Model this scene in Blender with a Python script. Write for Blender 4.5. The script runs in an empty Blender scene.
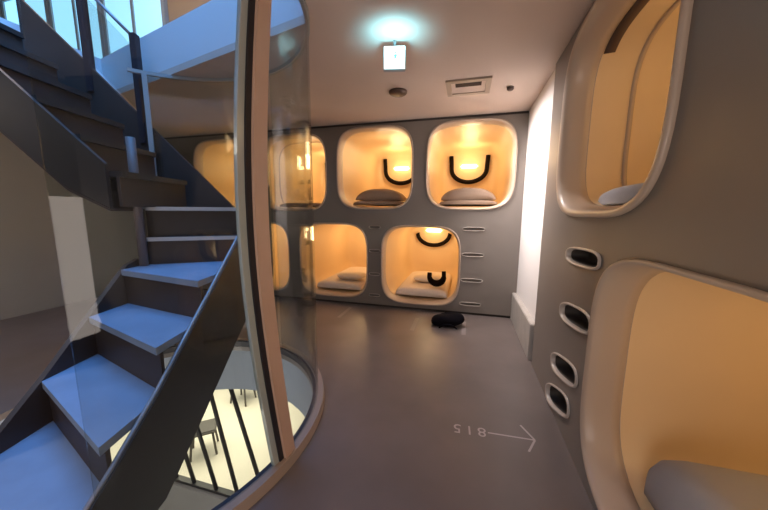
import bpy, bmesh, math, random
from mathutils import Vector, Matrix
from mathutils.geometry import tessellate_polygon
random.seed(3)
S = bpy.context.scene
C = S.collection
PI = math.pi

# ------------------------------------------------------------------ camera
F, YAW, PITCH, ROLL, CAMH = 300.0, .264, .145, .006, 1.289
cy, sy, cp, sp = math.cos(YAW), math.sin(YAW), math.cos(PITCH), math.sin(PITCH)
fw = Vector((-sy * cp, cy * cp, -sp)); ri = Vector((cy, sy, 0)); up = ri.cross(fw)
c_, s_ = math.cos(ROLL), math.sin(ROLL)
ri, up = c_ * ri + s_ * up, -s_ * ri + c_ * up
cd = bpy.data.cameras.new('camera'); cam = bpy.data.objects.new('camera', cd); C.objects.link(cam)
cd.sensor_width = 36; cd.lens = F / 768 * 36; cd.clip_start = .02
M3 = Matrix((ri, up, -fw)).transposed()
cam.matrix_world = Matrix.Translation((0, 0, CAMH)) @ M3.to_4x4()
S.camera = cam

# ------------------------------------------------------------------ world, light, exposure
wd = bpy.data.worlds.new('world'); S.world = wd; wd.use_nodes = True
wd.node_tree.nodes['Background'].inputs[0].default_value = (.28, .45, .7, 1)
wd.node_tree.nodes['Background'].inputs[1].default_value = .25
S.view_settings.view_transform = 'Standard'; S.view_settings.look = 'None'
S.view_settings.gamma = 1; S.view_settings.use_curve_mapping = False
S.view_settings.exposure = 0.0


def light(name, typ, loc, energy, color, rot=(0, 0, 0), parent=None, **kw):
    l = bpy.data.lights.new(name, typ); l.energy = energy; l.color = color
    for k, v in kw.items(): setattr(l, k, v)
    o = bpy.data.objects.new(name, l); C.objects.link(o); o.location = loc; o.rotation_euler = rot
    if parent: o.parent = parent
    return o


# blue daylight down the stairwell from the upper floor
light('stairwell_daylight', 'AREA', (-2.0, 1.2, 4.9), 205, (.13, .41, 1), shape='RECTANGLE', size=2.4, size_y=2.4)
light('upper_floor_lamp', 'POINT', (-4.0, 2.8, 4.4), 40, (1, .72, .45), shadow_soft_size=.08)
# the lit room below
light('lower_floor_lamp', 'AREA', (-4.4, 4.2, -.55), 140, (1, .9, .68), shape='RECTANGLE', size=2.5, size_y=2.5)
light('lower_stair_fill', 'POINT', (-2.3, .7, -.75), 45, (1, .88, .75), shadow_soft_size=.06)  # unseen fill added to brighten the parapet's front
# unseen fill light added behind the viewer to brighten ceiling and walls
light('corridor_fill', 'AREA', (-.25, -1.5, 1.15), 39, (1, .84, .75), rot=(math.radians(112), 0, 0), shape='RECTANGLE', size=1.5, size_y=1.9)
light('gallery_fill', 'AREA', (-4.0, .4, 2.37), 18, (1, .86, .70), shape='RECTANGLE', size=.8, size_y=.8)  # unseen fill added for the left floor and wall
light('white_wall_fill', 'AREA', (-.25, 3.2, 2.36), 26, (1, .90, .87), rot=(0, math.radians(-42), 0), shape='RECTANGLE', size=.10, size_y=.8, spread=math.radians(95))  # added light without a fixture, whitens the right end wall

# ------------------------------------------------------------------ materials


def mat(name, col, rough=.6, metal=0, bump=0, bscale=40, var=0, vscale=5, coat=0, emit=None, es=0, spec=.5):
    m = bpy.data.materials.new(name); m.use_nodes = True
    n = m.node_tree.nodes; L = m.node_tree.links; b = n['Principled BSDF']
    b.inputs['Roughness'].default_value = rough; b.inputs['Metallic'].default_value = metal
    b.inputs['Specular IOR Level'].default_value = spec
    b.inputs['Coat Weight'].default_value = coat
    b.inputs['Base Color'].default_value = (*col, 1)
    tc = n.new('ShaderNodeTexCoord')
    if var:
        t = n.new('ShaderNodeTexNoise'); t.inputs['Scale'].default_value = vscale; t.inputs['Detail'].default_value = 4
        L.new(tc.outputs['Object'], t.inputs['Vector'])
        r = n.new('ShaderNodeValToRGB')
        r.color_ramp.elements[0].color = (*[max(0, c * (1 - var)) for c in col], 1)
        r.color_ramp.elements[1].color = (*[min(1, c * (1 + var)) for c in col], 1)
        r.color_ramp.elements[0].position = .3; r.color_ramp.elements[1].position = .7
        L.new(t.outputs['Fac'], r.inputs[0]); L.new(r.outputs[0], b.inputs['Base Color'])
    if bump:
        t2 = n.new('ShaderNodeTexNoise'); t2.inputs['Scale'].default_value = bscale
        L.new(tc.outputs['Object'], t2.inputs['Vector'])
        bp = n.new('ShaderNodeBump'); bp.inputs['Strength'].default_value = bump; bp.inputs['Distance'].default_value = .01
        L.new(t2.outputs['Fac'], bp.inputs['Height']); L.new(bp.outputs[0], b.inputs['Normal'])
    if emit:
        b.inputs['Emission Color'].default_value = (*emit, 1); b.inputs['Emission Strength'].default_value = es
    return m


def glass_mat(name, tint, refl=1.0):
    m = bpy.data.materials.new(name); m.use_nodes = True
    n = m.node_tree.nodes; L = m.node_tree.links; n.clear()
    out = n.new('ShaderNodeOutputMaterial'); mix = n.new('ShaderNodeMixShader')
    tr = n.new('ShaderNodeBsdfTransparent'); tr.inputs[0].default_value = (*tint, 1)
    gl = n.new('ShaderNodeBsdfGlossy'); gl.inputs['Roughness'].default_value = .02
    lw = n.new('ShaderNodeLayerWeight'); lw.inputs['Blend'].default_value = .5
    po_ = n.new('ShaderNodeMath'); po_.operation = 'POWER'; po_.inputs[1].default_value = 4.0
    mu = n.new('ShaderNodeMath'); mu.operation = 'MULTIPLY_ADD'; mu.inputs[1].default_value = .55 * refl; mu.inputs[2].default_value = .03
    L.new(lw.outputs['Facing'], po_.inputs[0]); L.new(po_.outputs[0], mu.inputs[0]); L.new(mu.outputs[0], mix.inputs[0])
    L.new(tr.outputs[0], mix.inputs[1]); L.new(gl.outputs[0], mix.inputs[2]); L.new(mix.outputs[0], out.inputs[0])
    return m


MT = dict(
    floor=mat('floor_vinyl', (.168, .138, .128), .36, var=.12, vscale=2.5, bump=.03, bscale=120),
    ceiling=mat('ceiling_paint', (.68, .555, .48), .8, var=.03, vscale=1.5),
    panel=mat('taupe_panel', (.205, .178, .158), .42, var=.04, vscale=1.2, bump=.02, bscale=200),
    white=mat('white_paint', (.82, .79, .77), .6),
    plinth=mat('grey_plinth', (.40, .37, .34), .6, var=.08, vscale=9),
    dark=mat('dark_gap', (.03, .022, .018), .7),
    shell=mat('pod_moulding', (.80, .60, .36), .45, var=.03, vscale=2),
    rim=mat('pod_rim', (.52, .41, .32), .4, coat=.1),
    seam=mat('pod_seam', (.50, .38, .28), .5),
    black=mat('black_rail', (.008, .004, .003), .85, spec=.1),
    lamp=mat('lamp_glow', (1, .9, .6), .4, emit=(1, .82, .42), es=6),
    bedding=mat('taupe_bedding', (.34, .25, .19), .9, bump=.25, bscale=25, var=.06),
    sheet=mat('cream_sheet', (.80, .70, .62), .9, bump=.2, bscale=18),
    greybed=mat('grey_bedding', (.42, .42, .45), .9, bump=.25, bscale=22),
    pillow=mat('pillow_cotton', (.84, .74, .62), .9, bump=.15, bscale=12),
    recess=mat('foothold_recess', (.05, .04, .035), .6),
    lip=mat('foothold_lip', (.52, .46, .41), .3, coat=.2),
    post=mat('beige_post', (.62, .42, .31), .45, var=.05, vscale=3),
    gasket=mat('black_gasket', (.018, .017, .026), .5),
    glassedge=mat('glass_edge', (.42, .47, .45), .25, coat=.4),
    mull=mat('grey_mullion', (.42, .44, .44), .4, metal=.2),
    curb=mat('beige_curb', (.40, .31, .25), .4),
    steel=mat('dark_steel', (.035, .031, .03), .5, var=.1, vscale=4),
    steelrim=mat('grey_steel_edge', (.30, .31, .34), .35, metal=.3),
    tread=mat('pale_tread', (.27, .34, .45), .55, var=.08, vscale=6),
    riser=mat('brown_riser', (.055, .038, .031), .6, var=.1, vscale=5),
    nosing=mat('nosing_strip', (.55, .52, .50), .4),
    column=mat('stair_column', (.17, .13, .12), .5),
    fascia=mat('white_fascia', (.80, .83, .86), .55),
    slabgrey=mat('slab_edge', (.33, .37, .44), .6),
    cream=mat('cream_floor', (.86, .80, .66), .6, var=.05, vscale=.8),
    parapet=mat('parapet_plaster', (.44, .40, .38), .7, var=.06, vscale=3),
    brownceil=mat('brown_ceiling', (.42, .28, .17), .7),
    greywall=mat('grey_green_wall', (.36, .37, .34), .7, var=.05, vscale=1),
    window=mat('upper_window_light', (.6, .85, 1), .3, emit=(.30, .72, 1.0), es=1.3),
    frame=mat('window_frame', (.33, .38, .42), .5),
    sign=mat('sign_face', (.95, 1, 1), .3, emit=(.85, .98, 1.0), es=1.6),
    signmark=mat('sign_pictogram', (.1, .5, .4), .4, emit=(.2, .6, .5), es=.5),
    housing=mat('sign_housing', (.35, .38, .40), .4),
    ventm=mat('vent_plastic', (.42, .34, .28), .5),
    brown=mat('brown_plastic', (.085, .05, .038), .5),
    mark=mat('floor_marking_paint', (.52, .46, .45), .6),
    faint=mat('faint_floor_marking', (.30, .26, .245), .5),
    cloth=mat('black_cloth', (.006, .005, .008), .9, bump=.15, bscale=60, spec=.1),
    stool=mat('dark_furniture', (.10, .09, .08), .6),
    glass=glass_mat('clear_glass', (.86, .89, .89), 1.0),
)

# ------------------------------------------------------------------ helpers


def link(name, bm, m, parent=None, smooth=False, loc=None):
    me = bpy.data.meshes.new(name)
    bmesh.ops.recalc_face_normals(bm, faces=bm.faces)
    bm.to_mesh(me); bm.free()
    for mm in (m if isinstance(m, (list, tuple)) else [m]): me.materials.append(mm)
    if smooth:
        for p in me.polygons: p.use_smooth = True
    o = bpy.data.objects.new(name, me); C.objects.link(o)
    if parent: o.parent = parent
    if loc: o.location = loc
    return o


def thing(name, label, cat, loc=(0, 0, 0), rz=0, group=None):
    o = bpy.data.objects.new(name, None); C.objects.link(o); o.empty_display_size = .1
    o.location = loc; o.rotation_euler = (0, 0, rz)
    return tag(o, label, cat, group)


def tag(o, label, cat, group=None):
    o['label'] = label; o['category'] = cat
    if group: o['group'] = group
    return o


def struct(o):
    o['kind'] = 'structure'; return o


def box(bm, lo, hi, bev=0):
    r = bmesh.ops.create_cube(bm, size=1)
    for v in r['verts']:
        v.co = Vector([lo[i] + (v.co[i] + .5) * (hi[i] - lo[i]) for i in range(3)])
    if bev:
        es = list({e for v in r['verts'] for e in v.link_edges})
        bmesh.ops.bevel(bm, geom=es, offset=bev, segments=3, affect='EDGES')


def loft(bm, rings, closed=True, cap0=False, cap1=False):
    vs = [[bm.verts.new(p) for p in r] for r in rings]
    n = len(vs[0])
    for a, b in zip(vs, vs[1:]):
        for i in range(n if closed else n - 1):
            j = (i + 1) % n
            bm.faces.new((a[i], a[j], b[j], b[i]))
    if cap0: bm.faces.new(vs[0][::-1])
    if cap1: bm.faces.new(vs[-1])
    return vs


def tube(bm, pts, rad, n=10, closed=False, cap=True):
    pts = [Vector(p) for p in pts]; rings = []; prev = None
    for i, p in enumerate(pts):
        a = pts[max(i - 1, 0)]; b = pts[min(i + 1, len(pts) - 1)]
        if closed: a = pts[i - 1]; b = pts[(i + 1) % len(pts)]
        t = (b - a).normalized()
        ref = prev if prev is not None else (Vector((0, 0, 1)) if abs(t.z) < .9 else Vector((1, 0, 0)))
        x = (ref - t * ref.dot(t)).normalized(); prev = x; y = t.cross(x)
        r = rad[i] if isinstance(rad, (list, tuple)) else rad
        rings.append([p + (x * math.cos(2 * PI * k / n) + y * math.sin(2 * PI * k / n)) * r for k in range(n)])
    if closed: rings.append(rings[0])
    loft(bm, rings, True, cap and not closed, cap and not closed)


def sup(w, h, n=4.0, N=64):
    """superellipse outline, counter-clockwise, half extents w/2, h/2"""
    out = []
    for k in range(N):
        t = 2 * PI * (k + .5) / N
        c, s = math.cos(t), math.sin(t)
        out.append((math.copysign(abs(c) ** (2 / n), c) * w / 2, math.copysign(abs(s) ** (2 / n), s) * h / 2))
    return out


def holed(bm, outer, holes, place, t):
    """plate with holes: outlines in plane coordinates, place(u,v,d) -> world; thickness t"""
    loops = [outer] + holes
    flat = [p for l in loops for p in l]
    tris = tessellate_polygon([[Vector((p[0], p[1], 0)) for p in l] for l in loops])
    f = [bm.verts.new(place(p[0], p[1], 0)) for p in flat]
    b = [bm.verts.new(place(p[0], p[1], t)) for p in flat]
    for tri in tris:
        try:
            bm.faces.new([f[i] for i in tri]); bm.faces.new([b[i] for i in reversed(tri)])
        except ValueError: pass
    k = 0
    for l in loops:
        n = len(l)
        for i in range(n):
            a, c = k + i, k + (i + 1) % n
            bm.faces.new((f[a], f[c], b[c], b[a]))
        k += n


def rect(x0, y0, x1, y1): return [(x0, y0), (x1, y0), (x1, y1), (x0, y1)]


D, XR, H = 3.80, .596, 2.40
ENC = Vector((-1.85, 1.30)); RE = 1.01          # round glass enclosure


def circ(c, r, a0, a1, n):
    return [(c.x + r * math.cos(math.radians(a0 + (a1 - a0) * i / n)), c.y + r * math.sin(math.radians(a0 + (a1 - a0) * i / n))) for i in range(n + 1)]


# ------------------------------------------------------------------ openings in the two pod walls
PW, PH = 1.02, 1.03
BACK_PODS = [(.014, 1.83), (-1.17, 1.83), (-2.34, 1.80), (-3.52, 1.80), (-.553, .597), (-1.764, .612), (-2.95, .612)]
RIGHT_PODS = [(1.725, 1.80, 1.17, 1.06), (.94, .60, 1.20, 1.06)]
BW, BH = .25, .034
BACK_STEPS = [(.095, 1.08), (.10, .765), (.10, .445), (.095, .14), (-1.158, 1.08), (-1.158, .765), (-1.158, .45), (-1.158, .155)]
BACK_W = [BW] * 4 + [.15] * 4
SW = .44
RIGHT_H = [.075, .10, .11, .12]
RIGHT_STEPS = [(1.77, 1.055), (1.79, .725), (1.88, .375), (1.94, .14)]
RIGHT_TILT = [math.radians(a) for a in (3, 8, 14, 20)]


def tilted(o, t): return [(-(a * math.cos(t) - c * math.sin(t)), a * math.sin(t) + c * math.cos(t)) for a, c in o]



def shifted(o, c): return [(p[0] + c[0], p[1] + c[1]) for p in o]


# walls
bm = bmesh.new()
holes = [shifted(sup(PW, PH), c) for c in BACK_PODS] + [shifted(sup(w, BH, 3, 24), c) for c, w in zip(BACK_STEPS, BACK_W)]
holed(bm, rect(-5.2, .03, XR + .029, 2.37), holes, lambda u, v, d: (u, D + d, v), .05)
struct(link('wall_back', bm, MT['panel']))
bm = bmesh.new()
holes = [shifted(sup(w, h), (y, z)) for y, z, w, h in RIGHT_PODS] + [shifted(tilted(sup(SW, sh, 3, 24), t), c) for c, t, sh in zip(RIGHT_STEPS, RIGHT_TILT, RIGHT_H)]
holed(bm, rect(-1.6, 0, 2.66, 2.38), holes, lambda u, v, d: (XR + d, u, v), .05)
struct(link('wall_right', bm, MT['panel']))
bm = bmesh.new(); box(bm, (XR + .03, 2.66, .30), (XR + .10, D + .05, 2.4)); struct(link('wall_right_end', bm, MT['white']))
bm = bmesh.new(); box(bm, (XR - .02, 2.72, 0), (XR + .08, D - .002, .33), .006); struct(link('baseboard_right', bm, MT['plinth']))
bm = bmesh.new(); box(bm, (-5.2, D + .02, 2.36), (XR + .03, D + .06, 2.4)); struct(link('trim_1', bm, MT['dark']))
bm = bmesh.new(); box(bm, (-5.2, D + .02, 0), (XR + .03, D + .06, .04)); struct(link('trim_2', bm, MT['dark']))
bm = bmesh.new(); box(bm, (XR + .012, -1.6, 2.37), (XR + .05, 2.66, 2.4)); struct(link('trim_3', bm, MT['dark']))
bm = bmesh.new(); box(bm, (-5.3, -1.7, 0), (-5.2, D + .05, 2.4)); struct(link('wall_left', bm, MT['greywall']))
bm = bmesh.new(); box(bm, (-5.2, -1.7, 0), (XR + .05, -1.6, 2.4)); struct(link('wall_front', bm, MT['panel']))

# floor with the round stairwell opening, its slab edge below
hole = circ(ENC, .975, 0, 360, 72)[:-1]
bm = bmesh.new(); holed(bm, rect(-5.3, -1.7, XR + .1, D + .06), [hole], lambda u, v, d: (u, v, -d), .04)
struct(link('floor', bm, MT['floor']))
bm = bmesh.new(); holed(bm, rect(-5.3, -1.7, XR + .1, D + .06), [hole], lambda u, v, d: (u, v, -.04 - d), .40)
struct(link('floor_slab', bm, MT['slabgrey']))

# ceiling: the opening's far side is cut straight by the upper floor's edge
ch0, ch1 = Vector((-1.12, 1.79)), Vector((-3.0, 2.25))
opening = circ(ENC, 1.0, 29, -150, 44) + [(-3.6, .8), (-3.6, 2.397)]
opening = [p for p in opening]
bm = bmesh.new(); holed(bm, rect(-5.3, -1.7, XR + .1, D + .06), [opening], lambda u, v, d: (u, v, H + d), .05)
struct(link('ceiling', bm, MT['ceiling']))
bm = bmesh.new(); holed(bm, rect(-5.3, -1.7, XR + .1, D + .06), [opening], lambda u, v, d: (u, v, H + .05 + d), .33)
struct(link('ceiling_slab', bm, MT['fascia']))

# upper floor room
UZ = 2.80
bm = bmesh.new(); box(bm, (-10, -2, 5.0), (1.2, 8, 5.1)); struct(link('ceiling_upper', bm, MT['brownceil']))
bm = bmesh.new(); box(bm, (-10, 4.0, UZ), (1.2, 4.1, 5.0)); struct(link('wall_back_upper', bm, MT['brownceil']))
bm = bmesh.new(); box(bm, (1.1, -2, UZ), (1.2, 5.0, 5.0)); struct(link('wall_right_upper', bm, MT['brownceil']))
bm = bmesh.new(); box(bm, (-8.3, -2, UZ), (-8.2, 5.0, 5.0)); struct(link('wall_left_upper', bm, MT['greywall']))
for i, (x0, x1) in enumerate([(-8.1, -7.05), (-6.9, -5.85), (-5.7, -4.55)]):
    bm = bmesh.new(); box(bm, (x0, 3.955, 3.0), (x1, 3.97, 4.93)); w_ = struct(link('window_%d' % (i + 1), bm, MT['window']))
    bm = bmesh.new()
    for a, b in (((x0 - .06, 3.93, 2.94), (x0, 3.995, 4.99)), ((x1, 3.93, 2.94), (x1 + .06, 3.995, 4.99)),
                 ((x0, 3.93, 2.94), (x1, 3.995, 3.0)), ((x0, 3.93, 4.93), (x1, 3.995, 4.99)), (((x0 + x1) / 2 - .025, 3.93, 3.0), ((x0 + x1) / 2 + .025, 3.95, 4.93))):
        box(bm, a, b)
    link('window_frame', bm, MT['frame'], w_)

# lower floor room
LZ = -2.8
bm = bmesh.new(); box(bm, (-12, -2, LZ - .1), (1.5, 10, LZ)); struct(link('floor_lower', bm, MT['cream']))
bm = bmesh.new(); box(bm, (-12, 8.0, LZ), (1.5, 8.1, -.44)); struct(link('wall_back_lower', bm, MT['cream']))
bm = bmesh.new(); box(bm, (1.0, -2, LZ), (1.1, 8.0, -.44)); struct(link('wall_right_lower', bm, MT['cream']))
bm = bmesh.new(); box(bm, (-10, -2, LZ), (-9.9, 8.0, -.44)); struct(link('wall_left_lower', bm, MT['cream']))
bm = bmesh.new(); box(bm, (-3.75, 2.32, LZ), (-1.2, 2.44, -1.86), .01); struct(link('wall_parapet_lower', bm, MT['parapet']))

# ------------------------------------------------------------------ sleeping pods


def ring(w, h, s, d, n=4.0): return [(p[0] * s, d, p[1] * s) for p in sup(w, h, n)]


def build_pod(label, x, y, z, rz, w, h, group, lamp=True, depth=1.75, energy=7, dz=0, seam=.40, slot=False, mouth=.945):
    """origin: middle of the mouth in the wall plane; local +Y runs into the pod"""
    t = thing('capsule_pod', label, 'sleeping pod', (x, y, z), rz, group)
    bm = bmesh.new()
    m_ = mouth
    loft(bm, [ring(w, h, s, d) for s, d in ((.998, .055), (.998, 0), (1.012, -.012), (1.0, -.022), (m_ + .7 * (1 - m_), -.022), (m_ + .38 * (1 - m_), -.005), (m_ + .13 * (1 - m_), .035), (m_ + .003, .09), (m_, .13), (m_ + .012, .132), (m_ + .3 * (1 - m_), .09), (.985, .056), (.998, .055))])
    link('portal_rim', bm, MT['rim'], t, True)
    bm = bmesh.new()
    prof = [(m_ + .008, .133), (max(.915, m_ + .014), .20), (max(.955, m_ + .018), .32), (.975, .5), (.975, depth - .35), (.955, depth - .18), (.90, depth - .06), (.80, depth - .01), (.6, depth), (.3, depth + .003), (.02, depth + .004)]
    loft(bm, [ring(w, h, s, d) for s, d in prof], True, False, True)
    link('shell', bm, MT['shell'], t, True)
    if seam:
        bm = bmesh.new()                           # seam band round the inside of the shell
        k_ = .957 if seam < .37 else .967
        loft(bm, [ring(w, h, k_ + e, seam + d) for e, d in ((.006, 0), (-.012, .002), (-.012, .026), (.008, .028))])
        link('seam_band', bm, MT['seam'], t, True)
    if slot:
        bm = bmesh.new()                           # dark brown strip curving round the mouth's upper corner
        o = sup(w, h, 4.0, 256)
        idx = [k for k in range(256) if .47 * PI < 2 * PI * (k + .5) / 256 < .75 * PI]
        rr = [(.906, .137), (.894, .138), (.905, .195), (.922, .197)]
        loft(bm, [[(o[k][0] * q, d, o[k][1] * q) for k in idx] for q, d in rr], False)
        link('dark_strip', bm, MT['brown'], t, True)
    if lamp:
        bm = bmesh.new(); box(bm, (-.15, depth - .05, .20 + dz), (.15, depth - .005, .26 + dz), .025)
        link('wall_lamp', bm, MT['lamp'], t, True)
        bm = bmesh.new()
        pts = []
        a, b = .29, .24
        for k in range(21):
            th = PI + PI * k / 20
            pts.append((a * math.cos(th), depth - .06, .18 + dz + b * math.sin(th) * .9))
        pts = [(-a - .012, depth - .06, .40), (-a - .004, depth - .06, .28)] + pts + [(a + .004, depth - .06, .28), (a + .014, depth - .06, .40)]
        if dz: pts = pts[1:-1]
        tube(bm, [(p[0], p[1], min(p[2], h * .45)) for p in pts] if not dz else [(p[0], p[1], p[2]) for p in pts if p[2] < .40], .036, 10)
        link('u_shaped_rail', bm, MT['black'], t, True)
    light('pod_lamp', 'POINT', (0, depth - .45, .28), energy, (1, .70, .36), parent=t, shadow_soft_size=.12)
    light('pod_lamp', 'POINT', (0, .5, .30), energy * .35, (1, .70, .38), parent=t, shadow_soft_size=.12)
    return t


def bedding(label, x, y, z, rz, w, h, kind, hgt=.10):
    """mattress on the pod's floor: thin pad with a rounded front edge, or a domed folded quilt"""
    m = MT[kind]; base = -h * .5 * .885
    t = thing('mattress', label, 'mattress', (x, y, z), rz)
    bm = bmesh.new()
    rings = []
    ww = w * .70
    for d, s in ((.17, .55), (.175, .8), (.20, .95), (.26, 1.0), (1.4, 1.0), (1.46, .9), (1.48, .6)):
        r = []
        for k in range(33):
            a = PI * k / 32
            r.append((ww / 2 * (.9 + .1 * s) * math.copysign(abs(math.cos(a)) ** .5, math.cos(a)), d, base + .002 + hgt * s * abs(math.sin(a)) ** .55))
        rings.append(r)
    loft(bm, rings, True, True, True)
    link('mattress_pad', bm, m, t, True)
    return t


def quilt(label, x, y, z, rz, w, h, kind):
    base = -h * .5 * .885 + .066
    bm = bmesh.new(); rings = []
    ww = .68; hg = .155
    for d, s in ((.20, .5), (.205, .8), (.235, .97), (.30, 1.0), (.50, 1.0), (.58, .9), (.62, .5)):
        r = []
        for k in range(33):
            a = PI * k / 32
            r.append((ww / 2 * (.85 + .15 * s) * math.copysign(abs(math.cos(a)) ** .8, math.cos(a)), d, base + hg * s * abs(math.sin(a)) ** 1.15))
        rings.append(r)
    loft(bm, rings, True, True, True)
    o = link('folded_quilt', bm, MT[kind], None, True, (x, y, z)); o.rotation_euler = (0, 0, rz)
    return tag(o, label, 'quilt')


def pillow(label, x, y, z, rz, w, h, d0, u0, kind='pillow', sx=.44, sy=.28, sz=.11):
    base = -h * .5 * .885 + .106
    bm = bmesh.new()
    bmesh.ops.create_uvsphere(bm, u_segments=32, v_segments=16, radius=1)
    for v in bm.verts:
        c = v.co
        q = [math.copysign(abs(c[i]) ** .55, c[i]) for i in (0, 1)]
        e = max(0, 1 - .35 * (abs(q[0]) ** 4 + abs(q[1]) ** 4))
        v.co = Vector((u0 + q[0] * sx / 2, d0 + q[1] * sy / 2, base + sz / 2 + c.z * sz / 2 * e))
    o = link('pillow', bm, MT[kind], None, True, (x, y, z)); o.rotation_euler = (0, 0, rz)
    return tag(o, label, 'pillow')


GB = 'sleeping pods in the far wall'
names = [
    'upper sleeping pod nearest the white wall, black U rail centred in its orange interior',
    'upper sleeping pod second from the white wall, black U rail cut off by rim',
    'upper sleeping pod half behind the curved glass, left of the two open upper ones',
    'upper sleeping pod seen dimly through the stair enclosure\'s glass',
    'lower sleeping pod above the black bag, black U rail near its top',
    'lower sleeping pod beside the glass edge, plain orange interior without visible rail',
    'lower sleeping pod hidden mostly behind the beige post and stairs',
]
pods = []
for (x, z), nm in zip(BACK_PODS, names):
    pods.append(build_pod(nm, x, D, z, 0, PW, PH, GB, seam=.40 if nm == names[2] else 0, lamp=not (z < 1 and x < -1), dz=.12 if z < 1 else 0, energy=8 if z > 1 else 6))
mb = ['taupe mattress in the far upper pod nearest the white wall', 'taupe mattress in the far upper pod second from the white wall',
      'taupe mattress in the far upper pod half behind the glass', None,
      'cream mattress in the far lower pod with the black loop on it', 'cream mattress in the far lower pod next to the glass edge', None]
for i, ((x, z), l) in enumerate(zip(BACK_PODS, mb)):
    if l: bedding(l, x, D, z, 0, PW, PH, 'bedding' if z > 1.2 else 'sheet', .06 if z > 1.2 else .10)
ql = ['grey-brown folded quilt in the mouth of the far upper pod nearest the white wall', 'grey-brown folded quilt in the mouth of the far upper pod second from the white wall']
for (x, z), l in zip(BACK_PODS[:2], ql): quilt(l, x, D, z, 0, PW, PH, 'bedding')
pillow('pale pillow inside the far lower pod with the black loop', -.553, D, .597, 0, PW, PH, .62, .05)
pillow('pale pillow inside the far lower pod next to the glass edge', -1.764, D, .612, 0, PW, PH, .40, .12)

GR = 'sleeping pods in the near right wall'
rl = ['large upper sleeping pod in the near right wall with pale rim and vertical seam', 'large lower sleeping pod in the near right wall beside the column of footholds']
rk = ['grey mattress in the large upper pod of the right wall', 'blue-grey mattress in the large lower pod of the right wall']
for (y, z, w, h), l, b in zip(RIGHT_PODS, rl, rk):
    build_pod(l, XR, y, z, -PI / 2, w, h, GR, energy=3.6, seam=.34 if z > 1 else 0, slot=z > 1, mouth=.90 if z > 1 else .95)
    bedding(b, XR, y, z, -PI / 2, w, h, 'greybed', .10 if z > 1 else .26)

# ------------------------------------------------------------------ footholds


def foothold(label, x, y, z, rz, w, h, group, n=3, rec='recess'):
    t = thing('foothold', label, 'foothold', (x, y, z), rz, group)
    def rg(s, d): return [(p[0] * s, d, p[1] * (s if s < 1 else 1 + (s - 1) * w / h * .9)) for p in sup(w, h, n, 24)]
    bm = bmesh.new()
    loft(bm, [rg(.985, .014), rg(.99, -.003), rg(1.02, -.012), rg(1.06, -.012), rg(1.075, -.002)])
    link('lip', bm, MT['lip'], t, True)
    bm = bmesh.new()
    dp = .09 if rec == 'recess' else .022
    loft(bm, [rg(.985, .0145), rg(.985, dp), rg(.8, dp + .01)], True, False, True)
    link('recess', bm, MT[rec], t, True)
    return t


order = ['topmost', 'second from top', 'third from top', 'lowest']
for i, (x, z) in enumerate(BACK_STEPS):
    if i < 4: l = 'thin foothold slot, %s of the column beside the white wall' % order[i]
    else: l = 'thin foothold slot, %s of the column between the two far lower pods' % order[i - 4]
    foothold(l, x, D, z, 0, BACK_W[i], BH, 'footholds in the far wall', rec='panel')
for i, (y, z) in enumerate(RIGHT_STEPS):
    foothold('dark wide foothold with pale lip, %s in the near right wall' % order[i], XR, y, z, -PI / 2, SW, RIGHT_H[i], 'footholds in the near right wall').rotation_euler.y = -RIGHT_TILT[i]

# ------------------------------------------------------------------ winding staircase
# stair frame: x across the lower flight, y along it (uphill), turned by YAW; the upper flight climbs towards -x
A0, B0 = -1.33, .55
st = thing('winding_staircase', 'dark winding staircase with pale blue-lit treads seen through the curved glass',
           'staircase', (A0 * cy - B0 * sy, A0 * sy + B0 * cy, 0), YAW)
def L(a, b, z): return Vector((a - A0, b - B0, z))
def slab(pts, z0, z1):
    bm = bmesh.new(); loft(bm, [[L(a, b, z0) for a, b in pts], [L(a, b, z1) for a, b in pts]], True, True, True); return bm
def plate(pts, b0, b1, axis):
    """upright plate: pts = (along, z) outline, extruded across"""
    bm = bmesh.new()
    f = (lambda p, q: L(p[0], q, p[1])) if axis == 'a' else (lambda p, q: L(q, p[0], p[1]))
    loft(bm, [[f(p, b0) for p in pts], [f(p, b1) for p in pts]], True, True, True); return bm
AR, AL = -1.005, -1.67                     # inner faces of the lower flight's stringers
ri_ = [(.02, .67, 1.10), (.23, .67, 1.10), (.455, .97, 1.38), (.685, 1.27, 1.65), (.91, 1.60, 1.89)]
front = [None, (.67, 1.10), (.97, 1.38), (1.27, 1.65), (1.60, 1.89), (2.30, 2.06)]
zs = [0, .23, .455, .685, .91]
for i in range(1, 5):
    (r0, l0), (r1, l1) = front[i], front[i + 1]
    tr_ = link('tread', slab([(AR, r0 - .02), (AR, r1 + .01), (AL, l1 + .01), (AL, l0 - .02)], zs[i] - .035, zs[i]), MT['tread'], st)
    link('riser', slab([(AR, r0), (AR, r0 + .02), (AL, l0 + .02), (AL, l0)], max(zs[i - 1], .002), zs[i] - .0352), MT['riser'], tr_)
# turning steps
for (r0, l0, r1, l1, z0, z1) in ((2.30, 2.06, 2.46, 2.14, .91, 1.10), (2.42, 2.12, 2.62, 2.24, 1.10, 1.31)):
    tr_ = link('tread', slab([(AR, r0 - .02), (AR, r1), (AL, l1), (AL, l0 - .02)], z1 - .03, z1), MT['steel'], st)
    link('riser', slab([(AR, r0), (AR, r0 + .02), (AL, l0 + .02), (AL, l0)], z0, z1 - .0302), MT['riser'], tr_)
    link('nosing', slab([(AR, r0 - .026), (AR, r0 - .0205), (AL, l0 - .0205), (AL, l0 - .026)], z1 - .026, z1 + .001), MT['nosing'], tr_)
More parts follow.
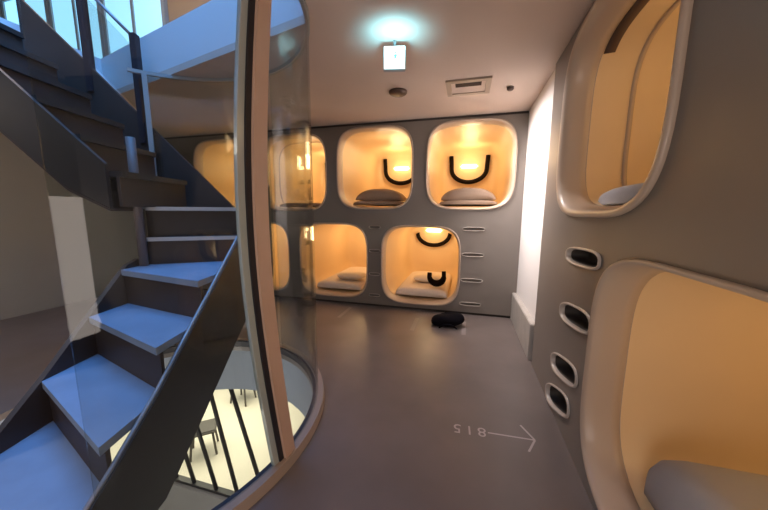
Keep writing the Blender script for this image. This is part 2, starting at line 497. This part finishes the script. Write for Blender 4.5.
# upper flight
UB0, UB1 = 1.86, 2.46
for k in range(6):
    a1 = -1.60 - .225 * k; z = 1.52 + .213 * k
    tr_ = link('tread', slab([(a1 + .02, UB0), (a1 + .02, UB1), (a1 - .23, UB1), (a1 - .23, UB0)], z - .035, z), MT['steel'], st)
    link('riser', slab([(a1, UB0), (a1, UB1), (a1 - .02, UB1), (a1 - .02, UB0)], z - .213, z - .0352), MT['riser'], tr_)
# stringers
bm = plate([(.62, 0), (1.18, 0), (1.253, .04), (2.13, .58), (2.60, .90), (2.60, 1.50), (2.0, 1.09), (1.2, .495), (.96, .345), (.62, .16)], AR + .001, AR + .03, 'b')
so = link('stringer', bm, MT['steel'], st)
bm = bmesh.new(); tube(bm, [L(AR + .016, b_, z_) for b_, z_ in ((.62, .165), (.96, .35), (1.2, .50), (2.0, 1.095), (2.6, 1.505))], .009, 8)
link('stringer_edge', bm, MT['steelrim'], so, True)
link('stringer', plate([(1.05, 0), (1.40, .12), (1.86, .52), (2.02, .66), (2.02, .96), (1.92, .93), (1.38, .47), (1.05, .22)], AL - .03, AL - .001, 'b'), MT['riser'], st)
link('stringer', plate([(-1.0, .70), (-1.0, 1.02), (-1.217, 1.22), (-1.99, 2.01), (-2.41, 2.45), (-2.93, 2.98), (-2.93, 2.45), (-1.9, 1.45), (-1.6, 1.20), (-1.6, .70)], 2.64, 2.665, 'a'), MT['riser'], st)
bm = plate([(-1.66, 1.30), (-1.66, 1.56), (-2.41, 2.28), (-2.93, 2.80), (-2.93, 2.42), (-1.9, 1.42)], UB0 - .025, UB0 - .001, 'a')
link('stringer', bm, MT['steel'], st)
bm = plate([(-1.66, 1.295), (-1.9, 1.418), (-2.93, 2.418), (-2.93, 2.40), (-1.9, 1.40), (-1.66, 1.28)], UB0 - .025, 2.64, 'a')
link('soffit', bm, MT['riser'], st)
bm = bmesh.new(); tube(bm, [L(-1.64, 2.02, .912), L(-1.64, 2.02, 1.4), L(-1.64, 2.02, 1.75)], .026, 16); link('newel_post', bm, MT['column'], st, True)
for a_ in (-2.03, -2.42):
    z = 2.05 + (-1.99 - a_) * 1.04
    bm = bmesh.new(); p = L(a_, 2.652, z); box(bm, (p.x - .024, p.y - .03, z - .25), (p.x + .024, p.y + .03, z + .60), .004); link('guard_post', bm, MT['gasket'], st)
bm = plate([(-2.05, 2.10), (-2.05, 2.60), (-2.40, 2.98), (-2.40, 2.47)], 2.648, 2.656, 'a'); link('guard_glass', bm, MT['glass'], st)
bm = bmesh.new(); tube(bm, [L(-2.03, 2.652, 2.66), L(-2.42, 2.652, 3.06)], .012, 8); link('handrail', bm, MT['steelrim'], st, True)

# ------------------------------------------------------------------ round glass enclosure
en = thing('glass_enclosure', 'round glass enclosure with beige post standing around the staircase', 'glass enclosure', (ENC.x, ENC.y, 0))
def cp3(a, r, z): a = math.radians(a); return (r * math.cos(a), r * math.sin(a), z)
def arcbar(name, m, r0, r1, z0, z1, a0, a1, n, parent, bulge=0):
    bm = bmesh.new(); rings = []
    full = a1 - a0 >= 360
    for i in range(n + (0 if full else 1)):
        a = a0 + (a1 - a0) * i / n
        rings.append([cp3(a, r0, z0), cp3(a, r1, z0), cp3(a, r1 - bulge, z1), cp3(a, r0 + bulge, z1)])
    if full: rings.append(rings[0])
    loft(bm, rings, True, not full, not full)
    if full: bmesh.ops.remove_doubles(bm, verts=bm.verts, dist=1e-5)
    return link(name, bm, m, parent)
arcbar('base_curb', MT['curb'], RE - .012, RE + .045, .001, .055, -46, 141, 60, en, .006)
arcbar('inner_gasket', MT['gasket'], RE - .032, RE - .013, -.03, .05, -46, 141, 60, en)
arcbar('head_track', MT['mull'], RE - .014, RE + .012, 2.372, 2.398, -46, 141, 60, en)
cuts = [-46, -5.5, 92, 135]
for a, b in zip(cuts, cuts[1:]):
    arcbar('glass_pane', MT['glass'], RE - .006, RE + .004, .0555, 2.371, a + .8, b - .8, max(8, int((b - a) / 4)), en)
def post(name, m, ang, width, r0, r1, bow, parent, z0=.0555, z1=2.371):
    bm = bmesh.new(); rings = []
    for i in range(17):
        s = i / 16; a = ang - bow * math.sin(PI * s) * 1.0; hw = math.degrees(width / 2 / RE)
        z = z0 + (z1 - z0) * s
        rings.append([cp3(a - hw, r0, z), cp3(a + hw, r0, z), cp3(a + hw, r1, z), cp3(a - hw, r1, z)])
    loft(bm, rings, True, True, True)
    return link(name, bm, m, parent)
BOW = 6.0
po = post('front_post', MT['post'], -5.2, .068, RE - .02, RE + .03, BOW, en)
post('gasket_strip', MT['gasket'], -5.2 - 2.75, .026, RE - .018, RE + .016, BOW, po)
post('glass_edge_strip', MT['glassedge'], -5.2 - 4.4, .03, RE - .012, RE + .010, BOW, po)
for a in (92, 135): post('rear_mullion', MT['mull'], a, .035, RE - .02, RE + .02, 0, en)

# railing on the lower floor, seen through the opening
lr = thing('slanted_railing', 'dark slanted bar railing on the low wall below the stairwell opening', 'railing', (-2.5, 2.38, -1.86))
for (xa, za), (xb, zb) in [((-2.314, -.47), (-1.93, -1.83)), ((-2.60, -.47), (-2.30, -1.83)), ((-2.84, -.9), (-2.59, -1.83)), ((-3.06, -1.25), (-2.90, -1.83)), ((-3.3, -1.45), (-3.16, -1.83))]:
    bm = bmesh.new(); tube(bm, [(xa + 2.5, 0, za + 1.86), (xb + 2.5, 0, zb + 1.86)], .022, 10); link('bar', bm, MT['steel'], lr, True)
bm = bmesh.new(); box(bm, (-1.2, -.03, .001), (1.25, .03, .035)); link('bottom_rail', bm, MT['steel'], lr)
# dark furniture on the lower floor
for i, (x, y, l) in enumerate([(-4.5, 5.0, 'dark stool on the bright lower floor, farthest of the three seen between railing bars'), (-4.15, 3.65, 'dark stool on the bright lower floor, nearest the railing'), (-5.0, 3.9, 'dark stool on the bright lower floor, beside the stair stringer')]):
    t = thing('low_stool', l, 'stool', (x, y, LZ), i * .7, 'stools on the lower floor')
    bm = bmesh.new(); box(bm, (-.21, -.18, .40), (.21, .18, .46), .02); link('seat', bm, MT['stool'], t)
    for sx in (-1, 1):
        for sy_ in (-1, 1):
            bm = bmesh.new(); tube(bm, [(sx * .19, sy_ * .16, .0), (sx * .15, sy_ * .12, .40)], .018, 8); link('leg', bm, MT['stool'], t, True)

# ------------------------------------------------------------------ ceiling fittings
t = thing('exit_sign', 'small lit white exit sign hanging from the ceiling', 'sign', (-.503, 2.10, H), .20)
t.scale = (.86, .86, .86)
bm = bmesh.new(); box(bm, (-.085, -.022, -.215), (.085, .022, -.045), .004); link('housing', bm, MT['housing'], t)
bm = bmesh.new(); box(bm, (-.079, -.026, -.209), (.079, -.0225, -.051)); link('sign_face', bm, MT['sign'], t)
bm = bmesh.new()
cx_, cz_ = .008, -.13
def P(*pts):
    bm.faces.new([bm.verts.new((cx_ + x, -.0268, cz_ + z)) for x, z in pts])
P(*[(.002 + .008 * math.cos(2 * PI * k / 12), .034 + .008 * math.sin(2 * PI * k / 12)) for k in range(12)])
P((-.010, .022), (.010, .024), (.006, -.004), (-.010, -.004)); P((.008, .022), (.024, .008), (.021, .004), (.006, .014)); P((-.008, .022), (-.022, .010), (-.019, .006), (-.006, .014))
P((-.002, -.002), (.006, -.002), (.020, -.022), (.013, -.025)); P((-.010, -.002), (-.002, -.002), (-.010, -.030), (-.018, -.030))
link('running_figure', bm, MT['signmark'], t)
bm = bmesh.new(); tube(bm, [(0, 0, -.046), (0, 0, -.001)], .012, 10); link('hanger', bm, MT['housing'], t, True)
light('exit_sign_glow', 'SPOT', (0, -.16, -.24), 8, (.28, .80, 1), rot=(math.radians(180 - 15), 0, 0), parent=t, spot_size=math.radians(125), spot_blend=1, shadow_soft_size=.05)

bm = bmesh.new()
loft(bm, [[(r * math.cos(2 * PI * k / 32), r * math.sin(2 * PI * k / 32), z) for k in range(32)] for r, z in ((.085, 0), (.083, -.018), (.07, -.028), (.02, -.03))], True, True, True)
tag(link('smoke_detector', bm, MT['brown'], None, True, (-.665, 2.93, H - .0005)), 'round flat brown fitting on the ceiling behind the exit sign', 'ceiling fitting')
t = thing('air_vent', 'square beige air vent with dark slot on the ceiling', 'air vent', (-.03, 2.97, H), 0)
bm = bmesh.new(); holed(bm, rect(-.19, -.17, .19, .17), [rect(-.145, -.125, .145, .125)], lambda u, v, d: (u, v, -.016 + d), .0155); link('frame', bm, MT['ventm'], t)
bm = bmesh.new(); box(bm, (-.144, -.124, -.008), (.144, .124, -.001)); link('panel', bm, MT['ceiling'], t)
bm = bmesh.new(); box(bm, (-.11, -.10, -.0105), (.11, -.02, -.0085)); link('slot', bm, MT['dark'], t)
bm = bmesh.new()
for y in (-.08, -.06, -.04): box(bm, (-.11, y, -.013), (.11, y + .004, -.0106))
link('louvre', bm, MT['brown'], t)
t = thing('ceiling_dot', 'tiny dark fitting on the ceiling beside the air vent, close to the white wall', 'ceiling_dot', (.335, 3.08, H))  # small dark ceiling dot, gives no light
bm = bmesh.new(); loft(bm, [[(r * math.cos(2 * PI * k / 20), r * math.sin(2 * PI * k / 20), z) for k in range(20)] for r, z in ((.03, -.001), (.03, -.02), (.02, -.03))], True, True, True); link('body', bm, MT['brown'], t, True)

# ------------------------------------------------------------------ things on the floor
# small black bag with a strap
t = thing('black_bag', 'small black cloth bag lying on the floor below the far lower pod', 'bag', (-.15, 3.36, 0), .12)
bm = bmesh.new()
bmesh.ops.create_uvsphere(bm, u_segments=24, v_segments=14, radius=1)
for v in bm.verts:
    c = v.co; q = [math.copysign(abs(c[i]) ** .6, c[i]) for i in range(2)]
    wob = 1 + .08 * math.sin(5 * c.x + 3 * c.y)
    v.co = Vector((q[0] * .175 + .05 * c.z, q[1] * .10, .07 * wob + .07 * c.z * wob))
for v in bm.verts: v.co.z = max(v.co.z, .001)
link('body', bm, MT['cloth'], t, True)
bm = bmesh.new(); tube(bm, [(-.10 + .012 * k, -.11 - .035 * math.sin(PI * k / 16), .012 + .05 * math.sin(PI * k / 16)) for k in range(17)], .009, 8); link('strap', bm, MT['cloth'], t, True)
# black loop lying in the lower pod
t = None
bm = bmesh.new()
pts = [(.10 * math.cos(PI + PI * k / 16), 0, .10 * math.sin(PI + PI * k / 16)) for k in range(17)]
pts = [(-.095, 0, .05)] + pts + [(.10, 0, .07)]
tube(bm, pts, [.032] * 2 + [.034 + .012 * math.sin(PI * k / 15) for k in range(15)] + [.03] * 2, 10)
ho = link('black_loop', bm, MT['black'], None, True, (-.36, D + .36, .62 - .228)); ho.rotation_euler = (math.radians(-20), 0, .2)
tag(ho, 'small thick black loop lying on the cream mattress of the far lower pod', 'loop')

# number and arrow painted on the floor, upside down for the viewer
def textmesh(txt, size):
    cu = bpy.data.curves.new('t', 'FONT'); cu.body = txt; cu.size = size; cu.align_x = 'CENTER'; cu.align_y = 'CENTER'; cu.space_character = 1.35
    o = bpy.data.objects.new('t', cu); C.objects.link(o); dg = bpy.context.evaluated_depsgraph_get()
    me = bpy.data.meshes.new_from_object(o.evaluated_get(dg)); bpy.data.objects.remove(o); return me
t = thing('floor_marking', 'pale number 815 and long arrow painted on the dark floor', 'floor marking', (.2, 1.70, .0012), .0)
me = textmesh('815', .105); me.materials.append(MT['mark'])
o = bpy.data.objects.new('number', me); C.objects.link(o); o.parent = t; o.location = (-.125, .0, 0); o.rotation_euler = (0, 0, PI + .05)
def strip(bm, a, b, w, z=0):
    a, b = Vector(a), Vector(b); d = (b - a).normalized(); n = Vector((-d.y, d.x)) * w / 2
    bm.faces.new([bm.verts.new((p.x, p.y, z)) for p in (a - n, b - n, b + n, a + n)])
bm = bmesh.new(); tip = (.235, .015)
strip(bm, (-.02, .005), tip, .010); strip(bm, (.175, .125), tip, .011); strip(bm, (.185, -.085), tip, .011)
link('arrow', bm, MT['mark'], t)
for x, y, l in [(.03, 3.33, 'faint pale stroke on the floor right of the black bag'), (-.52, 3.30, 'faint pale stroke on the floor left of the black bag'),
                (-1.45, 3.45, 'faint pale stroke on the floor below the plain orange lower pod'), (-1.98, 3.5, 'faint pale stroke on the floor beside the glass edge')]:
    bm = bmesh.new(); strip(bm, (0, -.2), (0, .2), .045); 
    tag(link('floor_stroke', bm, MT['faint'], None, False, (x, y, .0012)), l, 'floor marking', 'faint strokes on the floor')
